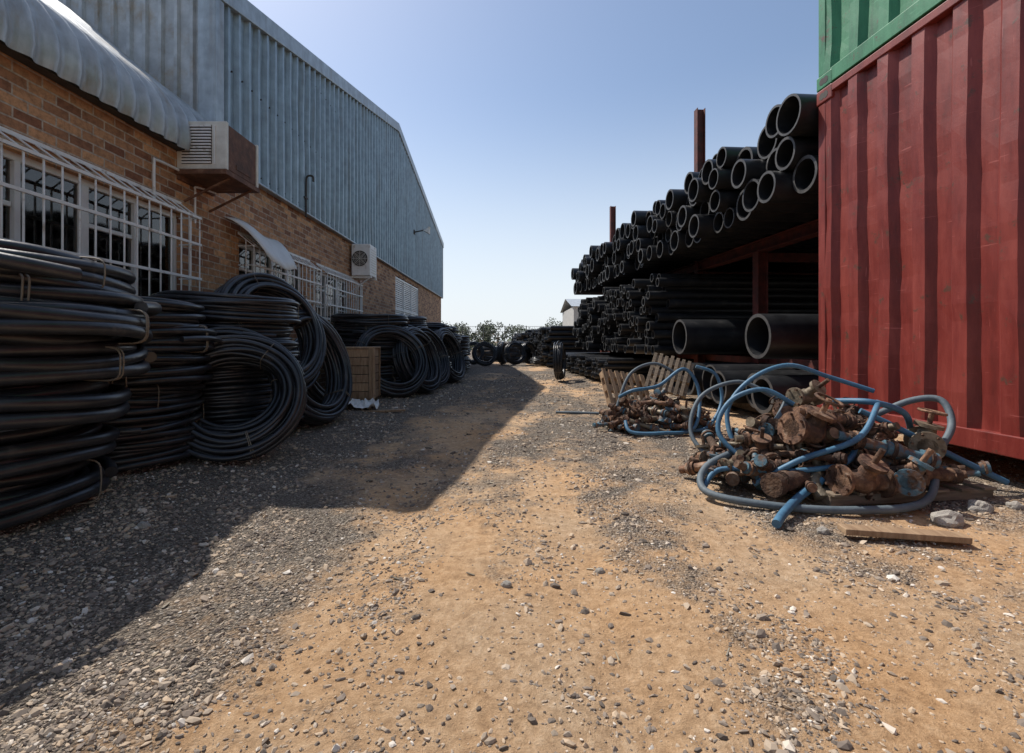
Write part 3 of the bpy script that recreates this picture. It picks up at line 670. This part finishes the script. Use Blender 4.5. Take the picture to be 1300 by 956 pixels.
class Pack:
    def __init__(s, s0, s1, floor): s.c = []; s.s0 = s0; s.s1 = s1; s.fl = floor
    def rest(s, q, r):
        h = s.fl + r
        for (qi, hi, ri) in s.c:
            d = abs(q - qi)
            if d < r + ri: h = max(h, hi + math.sqrt(max(0, (r + ri) ** 2 - d * d)))
        return h
    def drop(s, r, lo=None, hi=None, tries=120):
        best = None
        for k in range(tries):
            q = lo + r + (hi - lo - 2 * r) * k / (tries - 1); h = s.rest(q, r)
            if best is None or h < best[1] - 1e-4: best = (q, h)
        s.c.append((best[0], best[1], r)); return best
def pipe_stack(name, specs, s0, s1, floor, u0, ujit, L, hmax, wallf=0.1, n=24, tries=120, seed=1):
    rng = random.Random(seed); P = Pack(s0, s1, floor); b = MB()
    for (lo, hi, rs, cnt) in specs:
        for k in range(cnt):
            r = rng.choice(rs)
            q, h = P.drop(r * 1.01, lo, hi, tries)
            if h + r > hmax: P.c.pop(); continue
            uu = u0 + rng.uniform(-ujit, ujit)
            b.hpipe(uu, uu + L + rng.uniform(-0.2, 0.2), q, h, r, r * rng.uniform(wallf * 0.8, wallf * 1.6), n, yaw=rng.uniform(-0.004, 0.004), tilt=0)
    e = right_empty(name); b.build('pipes', [M_pipe, M_cut], e); return e
pipe_stack('pipe_stack', [
    (4.2, 5.6, (0.165, 0.175, 0.15), 14), (5.4, 7.4, (0.13, 0.12, 0.15, 0.14), 26), (7.2, 9.4, (0.12, 0.11, 0.14, 0.125), 34), (9.3, 11.6, (0.13, 0.16, 0.12), 26), (11.5, 14.3, (0.15, 0.13, 0.17), 26)],
    4.2, 14.35, 2.155, 0.0, 0.15, 5.2, 3.2, seed=3, wallf=0.115)
b = MB(); e = right_empty('large_pipe')
b.hpipe(0.0, 5.3, 5.05, 0.87, 0.235, 0.035, 36); b.build('pipe_body', [M_pipe, M_cut], e)
b = MB(); e = right_empty('large_pipe'); b.hpipe(-0.1, 5.0, 6.75, 0.88, 0.24, 0.03, 36); b.build('pipe_body', [M_pipe, M_cut], e)
pipe_stack('pipe_stack', [(4.6, 7.4, (0.2, 0.215, 0.19), 6)], 4.6, 7.4, 0.10, -0.05, 0.12, 5.2, 0.62, wallf=0.14, seed=5)
b = MB(); e = right_empty('timber_bearer')
for u in (0.3, 2.3, 4.2): b.box((u, 4.5, 0.0), (u + 0.1, 7.6, 0.1))
b.build('timber', M_wood, e)
pipe_stack('pipe_stack', [(7.75, 10.2, (0.075, 0.08, 0.07), 150), (10.0, 13.6, (0.10, 0.11, 0.08), 170)], 7.75, 13.6, 0.6, -0.02, 0.22, 5.0, 1.98, n=16, tries=90, seed=8, wallf=0.14)
pipe_stack('pipe_stack', [(9.2, 14, (0.05, 0.055), 170)], 9.2, 14, 0.08, -0.5, 0.1, 5.0, 0.5, n=12, tries=90, seed=9, wallf=0.13)
b = MB(); e = right_empty('timber_bearer')
for u in (-0.3, 2.3, 4.2): b.box((u, 9.1, 0.0), (u + 0.1, 14.1, 0.08))
b.build('timber', M_wood, e)
pipe_stack('pipe_stack', [(15, 20.5, (0.07, 0.08), 260)], 15, 20.5, 0.02, -0.7, 0.15, 4.5, 1.45, n=10, tries=80, seed=10, wallf=0.13)
pipe_stack('pipe_stack', [(21.5, 26, (0.11, 0.09), 110)], 21.5, 26, 0.02, -0.9, 0.15, 4.5, 1.6, n=10, tries=60, seed=11, wallf=0.13)
b = MB(); e = right_empty('dark_rack_backing')  # dark sheet wall added behind the rack to keep its interior in shade
vs = []; fs = []; k = 0; s = -2
while s < 24:
    vs += [(6.4 + (k % 4 >= 2) * 0.04, s, 0), (6.4 + (k % 4 >= 2) * 0.04, s, 2.9)]; s += 0.07; k += 1
for i in range(len(vs) // 2 - 1): fs.append((2 * i, 2 * i + 2, 2 * i + 3, 2 * i + 1))
b.add(vs, fs); b.build('backing_sheets', M_dark, e)

# ------------------------------------------------------------------ scrap valve piles
def fitting(b, M, kind, rng, mi):
    if kind == 0:
        l = rng.uniform(0.09, 0.14); r = rng.uniform(0.03, 0.042)
        b.cyl((-l, 0, 0), (l, 0, 0), r, n=14, mi=mi, M=M)
        for x in (-l, l - 0.016): b.cyl((x, 0, 0), (x + 0.016, 0, 0), r * 1.75, n=18, mi=mi, M=M)
        b.cyl((-0.05, 0, 0), (0, 0, 0), r, r * 1.45, n=14, mi=mi, M=M); b.cyl((0, 0, 0), (0.05, 0, 0), r * 1.45, r, n=14, mi=mi, M=M)
        b.cyl((0, 0, 0), (0, 0, 0.1), r * 1.1, r * 0.8, n=12, mi=mi, M=M); b.cyl((0, 0, 0.085), (0, 0, 0.102), r * 1.5, n=14, mi=mi, M=M)
        b.cyl((0, 0, 0.1), (0, 0, 0.17), 0.012, n=8, mi=0, M=M)
        for k in range(6):
            a = k * 1.047
            for x in (-l - 0.006, l + 0.006): b.cyl((x - 0.008, r * 1.45 * math.cos(a), r * 1.45 * math.sin(a)), (x + 0.008, r * 1.45 * math.cos(a), r * 1.45 * math.sin(a)), 0.006, n=6, mi=0, M=M)
        if rng.random() < 0.3: b.tube([(0.055 * math.cos(t * 0.393), 0.055 * math.sin(t * 0.393), 0.165) for t in range(16)], 0.007, 6, 0, closed=True, M=M)
    elif kind == 1:
        r = rng.uniform(0.022, 0.036); pth = [(0.09 * math.sin(t) , 0.09 * (1 - math.cos(t)), 0) for t in np.linspace(0, 1.57, 8)]
        b.tube([(-0.05, 0, 0)] + pth + [(0.09, 0.14, 0)], r, 12, mi, M=M)
        b.cyl((-0.07, 0, 0), (-0.03, 0, 0), r * 1.35, n=8, mi=mi, M=M); b.cyl((0.09, 0.12, 0), (0.09, 0.16, 0), r * 1.35, n=8, mi=mi, M=M)
    elif kind == 2:
        r = rng.uniform(0.025, 0.04); l = rng.uniform(0.08, 0.16)
        b.cyl((-l, 0, 0), (l, 0, 0), r, n=14, mi=mi, M=M); b.cyl((0, 0, 0), (0, 0.1, 0), r * 0.85, n=12, mi=mi, M=M); b.cyl((0, 0.08, 0), (0, 0.11, 0), r * 1.15, n=6, mi=mi, M=M)
        for x in (-l, l): b.cyl((x - 0.02, 0, 0), (x + 0.02, 0, 0), r * 1.3, n=12, mi=mi, M=M)
    elif kind == 3:
        l = rng.uniform(0.15, 0.28); r = rng.uniform(0.018, 0.03)
        b.cyl((-l, 0, 0), (l, 0, 0), r, n=12, mi=mi, M=M)
        for x in (-l * 0.6, 0.2 * l, l): b.cyl((x - 0.028, 0, 0), (x + 0.028, 0, 0), r * 1.5, n=12, mi=rng.choice((0, 0, 1)), M=M); b.cyl((x - 0.007, 0, 0), (x + 0.007, 0, 0), r * 1.8, n=12, mi=0, M=M)
    elif kind == 4:
        b.cyl((0, 0, -0.03), (0, 0, 0.035), 0.055, n=20, mi=mi, M=M); b.cyl((0, 0, 0.035), (0, 0, 0.055), 0.045, 0.038, n=20, mi=mi, M=M)
        b.cyl((-0.11, 0, -0.005), (0.11, 0, -0.005), 0.022, n=12, mi=mi, M=M)
        for x in (-0.1, 0.1): b.cyl((x - 0.015, 0, -0.005), (x + 0.015, 0, -0.005), 0.03, n=6, mi=mi, M=M)
def scrap_pile(name, cx, cy, a, c, H, z0, count, seed, hoses, extras=(), smin=0.55, smax=0.9):
    e = empty(name, (0, 0, 0)); rng = random.Random(seed); b = MB()
    for k in range(count):
        t = rng.uniform(0, 6.283); rho = math.sqrt(rng.random())
        x = cx + a * rho * math.cos(t); y = cy + c * rho * math.sin(t)
        top = H * (1 - rho ** 1.6) * (0.85 + 0.3 * noise.noise(Vector((x * 4, y * 4, seed)))); z = z0 + 0.03 + top * (k % 5 + 0.6) / 5
        M = Matrix.Translation((x, y, z)) @ Euler((rng.uniform(-0.9, 0.9), rng.uniform(-0.45, 0.45), rng.uniform(0, 6.28))).to_matrix().to_4x4() @ Matrix.Scale(rng.uniform(smin, smax), 4)
        fitting(b, M, rng.choice((0, 0, 1, 2, 2, 3, 3, 3, 4)), rng, rng.choice((0, 0, 0, 0, 0, 1, 1, 2, 2)))
    for (kind, loc, rot, sc, mi) in extras:
        fitting(b, Matrix.Translation(loc) @ Euler(rot).to_matrix().to_4x4() @ Matrix.Scale(sc, 4), kind, rng, mi)
    b.build('rusty_valves', [M_rust, M_bluem, M_brass], e)
    for i, (pts, r, m) in enumerate(hoses):
        b = MB(); b.tube(smooth_path(pts, 8), r, 12); b.build('hose_%d' % i, m, e)
    return e
h1 = [
 ([(2.25, 3.0, .36), (2.42, 2.93, .46), (2.53, 2.85, .47), (2.50, 2.75, .34), (2.31, 2.63, .19), (2.02, 2.36, .04), (1.62, 2.30, .015), (1.24, 2.38, .015), (1.02, 2.55, .03), (1.10, 2.72, .12), (1.38, 2.78, .23), (1.50, 2.75, .36), (1.58, 2.78, .47)], 0.019, M_hoseg),
 ([(1.45, 2.8, .12), (1.33, 2.88, .2), (1.33, 2.98, .40), (1.48, 3.0, .58), (1.71, 3.0, .67), (1.95, 2.98, .60), (2.17, 2.9, .52)], 0.014, M_hoseb),
 ([(1.04, 2.62, .03), (1.16, 2.68, .11), (1.42, 2.56, .13), (1.70, 2.5, .18), (1.85, 2.6, .25)], 0.014, M_hoseb),
 ([(2.0, 2.78, .42), (2.15, 2.72, .34), (2.40, 2.66, .20), (2.66, 2.6, .06)], 0.017, M_hoseb),
 ([(1.17, 2.14, .01), (1.26, 2.24, .025), (1.43, 2.40, .05), (1.6, 2.5, .1)], 0.020, M_hoseb),
 ([(1.35, 2.65, .10), (1.2, 2.8, .28), (1.28, 2.85, .46), (1.45, 2.8, .54), (1.6, 2.75, .46)], 0.014, M_hoseb),
 ([(1.9, 2.9, .46), (2.0, 2.7, .48), (2.2, 2.72, .42), (2.35, 2.85, .3)], 0.017, M_hoseb),
 ([(1.25, 2.9, .06), (1.15, 3.1, .22), (1.25, 3.2, .45), (1.5, 3.2, .55), (1.7, 3.1, .45)], 0.014, M_hoseg),
 ([(1.3, 2.6, .05), (1.5, 2.52, .20), (1.8, 2.52, .31), (2.0, 2.65, .46), (2.15, 2.85, .46)], 0.015, M_hoseb)]
scrap_pile('scrap_valve_pile', 1.80, 2.86, 0.66, 0.38, 0.43, 0.05, 210, 4, h1,
    [(0, (1.62, 2.62, .33), (0.4, 0.2, 0.3), 1.2, 0), (3, (1.95, 2.55, .26), (0, 0.25, -0.15), 1.25, 1), (0, (2.3, 2.7, .25), (0.2, 0, 1.0), 1.1, 2), (0, (1.75, 2.42, .12), (0.5, 0.1, 0.2), 1.2, 0), (2, (1.45, 2.5, .10), (0.2, 0, 0.5), 1.2, 0), (0, (1.7, 2.8, .50), (0.9, 0, 0.4), 1.0, 2), (3, (1.7, 2.65, .41), (0, 0.2, 0.2), 1.1, 0), (0, (2.0, 2.44, .12), (0.5, 0.1, 0.9), 1.1, 1), (2, (2.2, 2.5, .13), (0.3, 0.1, 0.1), 1.0, 0)])
h2 = [
 ([(1.0, 4.5, .3), (1.1, 4.4, .37), (1.35, 4.45, .41), (1.6, 4.5, .56), (1.72, 4.45, .36), (1.62, 4.3, .05), (1.3, 4.2, .02), (1.05, 4.25, .02), (1.02, 4.35, .1)], 0.016, M_hoseb),
 ([(1.75, 4.6, .58), (1.92, 4.55, .5), (1.95, 4.5, .25), (1.75, 4.35, .04), (1.5, 4.3, .03)], 0.016, M_hoseb),
 ([(1.0, 4.6, .2), (1.15, 4.7, .5), (1.4, 4.75, .6), (1.6, 4.7, .5)], 0.015, M_hoseg)]
scrap_pile('scrap_valve_pile', 1.38, 4.62, 0.46, 0.3, 0.44, 0.0, 120, 12, h2)
b = MB(); b.tube([(0.5, 5.5, .01), (0.75, 5.42, .015), (0.98, 5.4, .01)], 0.016, 10); b.build('loose_pipe', M_hoseg)

def pallet(name, loc, rot, L=1.1, W=0.95, mat=M_woodo, zs=1.0):
    e = empty(name, loc); e.rotation_euler = rot; e.scale = (1, 1, zs); b = MB(); n = 7
    for k in range(n):
        x = -L / 2 + k * (L - 0.08) / (n - 1); b.box((x, -W / 2 + random.uniform(-.01, .01), 0.10), (x + 0.08 * min(1, L), W / 2 + random.uniform(-.02, .02), 0.12))
    for y in (-W / 2 + 0.02, -0.045, W / 2 - 0.11): b.box((-L / 2, y, 0.022), (L / 2, y + 0.09, 0.098))
    for k in range(3):
        x = -L / 2 + k * (L - 0.09) / 2; b.box((x, -W / 2 + 0.021, 0.0), (x + 0.09, W / 2 - 0.021, 0.02))
    b.build('boards', mat, e, bevel=0.003)
pallet('wooden_pallet', (2.0, 2.82, -0.02), (0, 0.02, 0.18), 1.0, 0.74, M_wood, 0.65)
pallet('wooden_pallet', (1.40, 6.0, 0.19), (0.95, 0.12, 0.35), 0.62, 0.5, M_woodo, 0.7)
pallet('wooden_pallet', (1.98, 6.1, 0.36), (0.95, 0.25, -0.35), 0.5, 0.52, M_wood, 0.7)
b = MB(); b.box((-0.24, -0.035, 0), (0.24, 0.035, 0.025)); o = b.build('wooden_plank', M_woodo, bevel=0.003); o.location = (1.64, 2.03, 0.0); o.rotation_euler = (0, 0.03, -0.12)
b = MB(); b.box((-0.28, -0.03, 0), (0.28, 0.03, 0.022)); o = b.build('wooden_plank', M_woodo, bevel=0.003); o.location = (-1.5, 5.5, 0.012); o.rotation_euler = (0, 0.0, 0.3)
def rock(loc, s, seed):
    bm = bmesh.new(); bmesh.ops.create_icosphere(bm, subdivisions=3, radius=1)
    for v in bm.verts:
        k = 1 + 0.35 * noise.noise(v.co * 1.1 + Vector((seed, 0, 0))) + 0.12 * noise.noise(v.co * 3 + Vector((seed, 3, 0)))
        v.co = Vector((v.co.x * 1.2, v.co.y * 0.9, v.co.z * 0.8)) * k
    me = bpy.data.meshes.new('rock'); bm.to_mesh(me); bm.free(); me.materials.append(M_rock)
    o = bpy.data.objects.new('rock', me); COL.objects.link(o); o.location = loc; o.scale = (s,) * 3
for x, y, s, k in ((2.0, 2.22, 0.055, 1), (2.3, 2.38, 0.045, 2), (2.5, 2.4, 0.03, 3), (1.35, 2.1, 0.022, 4), (2.15, 1.95, 0.02, 5), (-1.6, 2.1, 0.02, 6), (0.32, 1.75, 0.014, 7), (-0.02, 1.62, 0.014, 8), (2.45, 2.15, 0.025, 9)):
    rock((x, y, gh(x, y) + s * 0.4), s, k)

# ------------------------------------------------------------------ distance
e = empty('wire_fence'); b = MB()
for k in range(25): b.cyl((-14 + k * 1.5, 34, 0), (-14 + k * 1.5, 34, 1.9), 0.035, n=8)
for z in (0.1, 0.6, 1.1, 1.5, 1.85): b.cyl((-14, 34, z), (22, 34, z), 0.012, n=5)
for k in range(240): b.box((-14 + k * 0.15, 33.99, 0.1), (-14 + k * 0.15 + 0.012, 34.0, 1.85))
b.build('posts_and_mesh', M_fence, e)
rng = random.Random(5); V = []; F = []; tb = MB(); cnt = 0
for k in range(70):
    x = rng.uniform(-45, 50); y = rng.uniform(48, 85); H = rng.uniform(1.8, 3.6) * (y / 60); w = H * rng.uniform(0.5, 0.9)
    tb.cyl((x, y, 0), (x, y, H * 0.6), 0.12, 0.06, n=6)
    for c in range(7):
        a = rng.uniform(0, 6.28); tb.cyl((x, y, H * 0.4), (x + w * 0.6 * math.cos(a), y + w * 0.6 * math.sin(a), H * rng.uniform(0.6, 0.9)), 0.05, 0.02, n=4)
        cx = x + w * 0.6 * math.cos(a); cy = y + w * 0.6 * math.sin(a); cz = H * rng.uniform(0.3, 0.88); cr_ = w * rng.uniform(0.25, 0.45)
        for l in range(70):
            d = Vector((rng.gauss(0, 1), rng.gauss(0, 1), rng.gauss(0, 0.8))).normalized() * cr_ * rng.random() ** 0.4
            p = Vector((cx, cy, cz)) + d; p.z = max(0.1, p.z)
            u = Vector((rng.gauss(0, 1), rng.gauss(0, 1), rng.gauss(0, 1))).normalized() * 0.13; v = u.orthogonal().normalized() * 0.10
            V += [p - u, p - v, p + u, p + v]; F.append((cnt, cnt + 1, cnt + 2, cnt + 3)); cnt += 4
e = empty('tree_line'); tb.build('trunks', M_wood, e)
o = tri_mesh('foliage', np.array([tuple(p) for p in V]), np.array(F), M_leaf); o.parent = e
V = []; F = []; cnt = 0
for l in range(9000):
    x = rng.uniform(-60, 70); y = rng.uniform(42, 47); z = abs(rng.gauss(0, 0.5)) * (0.8 + 0.6 * noise.noise(Vector((x * 0.3, 0, 0))))
    p = Vector((x, y, z)); u = Vector((rng.gauss(0, 1), rng.gauss(0, 1), rng.gauss(0, 1))).normalized() * 0.22; v = u.orthogonal().normalized() * 0.16
    V += [p - u, p - v, p + u, p + v]; F.append((cnt, cnt + 1, cnt + 2, cnt + 3)); cnt += 4
tri_mesh('scrub', np.array([tuple(p) for p in V]), np.array(F), M_leaf)
e = empty('distant_shed'); b = MB(); b.box((4.6, 36, 0), (13, 44, 3.4)); b.build('walls', M_plas, e)
b = MB(); b.add([(4.4, 35.8, 3.4), (13.2, 35.8, 3.4), (13.2, 40, 4.3), (4.4, 40, 4.3), (4.4, 44.2, 3.4), (13.2, 44.2, 3.4)], [(0, 1, 2, 3), (3, 2, 5, 4)]); b.build('roof', M_roof, e)
b = MB(); b.box((5.4, 35.98, 0), (7.4, 35.995, 2.4)); b.build('door', M_dark, e)

# ------------------------------------------------------------------ light, sky, camera
S = Vector((-0.55, 0.49, 1.0)).normalized()
sd = bpy.data.lights.new('sun', 'SUN'); sd.energy = 5.0; sd.angle = math.radians(0.53); sd.color = (1.0, 0.95, 0.88)
so = bpy.data.objects.new('sun', sd); COL.objects.link(so); so.rotation_mode = 'QUATERNION'; so.rotation_quaternion = S.to_track_quat('Z', 'Y'); so.location = (-8, 8, 14)
w = bpy.data.worlds.new('World'); scn.world = w; w.use_nodes = True
N = w.node_tree.nodes; L = w.node_tree.links; bg = N['Background']
sk = N.new('ShaderNodeTexSky'); sk.sky_type = 'NISHITA'; sk.sun_disc = False
sk.sun_elevation = math.asin(S.z); sk.sun_rotation = math.atan2(S.x, S.y) % (2 * math.pi)
sk.air_density = 1.1; sk.dust_density = 1.8; sk.ozone_density = 1.3; sk.altitude = 600
tc = N.new('ShaderNodeTexCoord'); sp = N.new('ShaderNodeSeparateXYZ'); L.new(tc.outputs['Generated'], sp.inputs[0])
mr = N.new('ShaderNodeMapRange'); mr.interpolation_type = 'SMOOTHSTEP'
mr.inputs[1].default_value = -0.02; mr.inputs[2].default_value = 0.48; mr.inputs[3].default_value = 0.92; mr.inputs[4].default_value = 0.03; L.new(sp.outputs[2], mr.inputs[0])
mx = N.new('ShaderNodeMix'); mx.data_type = 'RGBA'; L.new(mr.outputs[0], mx.inputs[0]); L.new(sk.outputs[0], mx.inputs[6]); mx.inputs[7].default_value = (6.0, 6.4, 6.8, 1)
L.new(mx.outputs[2], bg.inputs[0]); bg.inputs[1].default_value = 0.145
cd = bpy.data.cameras.new('camera'); cam = bpy.data.objects.new('camera', cd); COL.objects.link(cam)
cam.location = (0, 0, 0.82); cam.rotation_euler = (math.radians(90), 0, 0)
cd.sensor_width = 36; cd.lens = 17.0; cd.shift_y = -45 / 1300; cd.clip_start = 0.05; cd.clip_end = 3000
scn.camera = cam
scn.view_settings.view_transform = 'Standard'; scn.view_settings.look = 'None'; scn.view_settings.exposure = 0
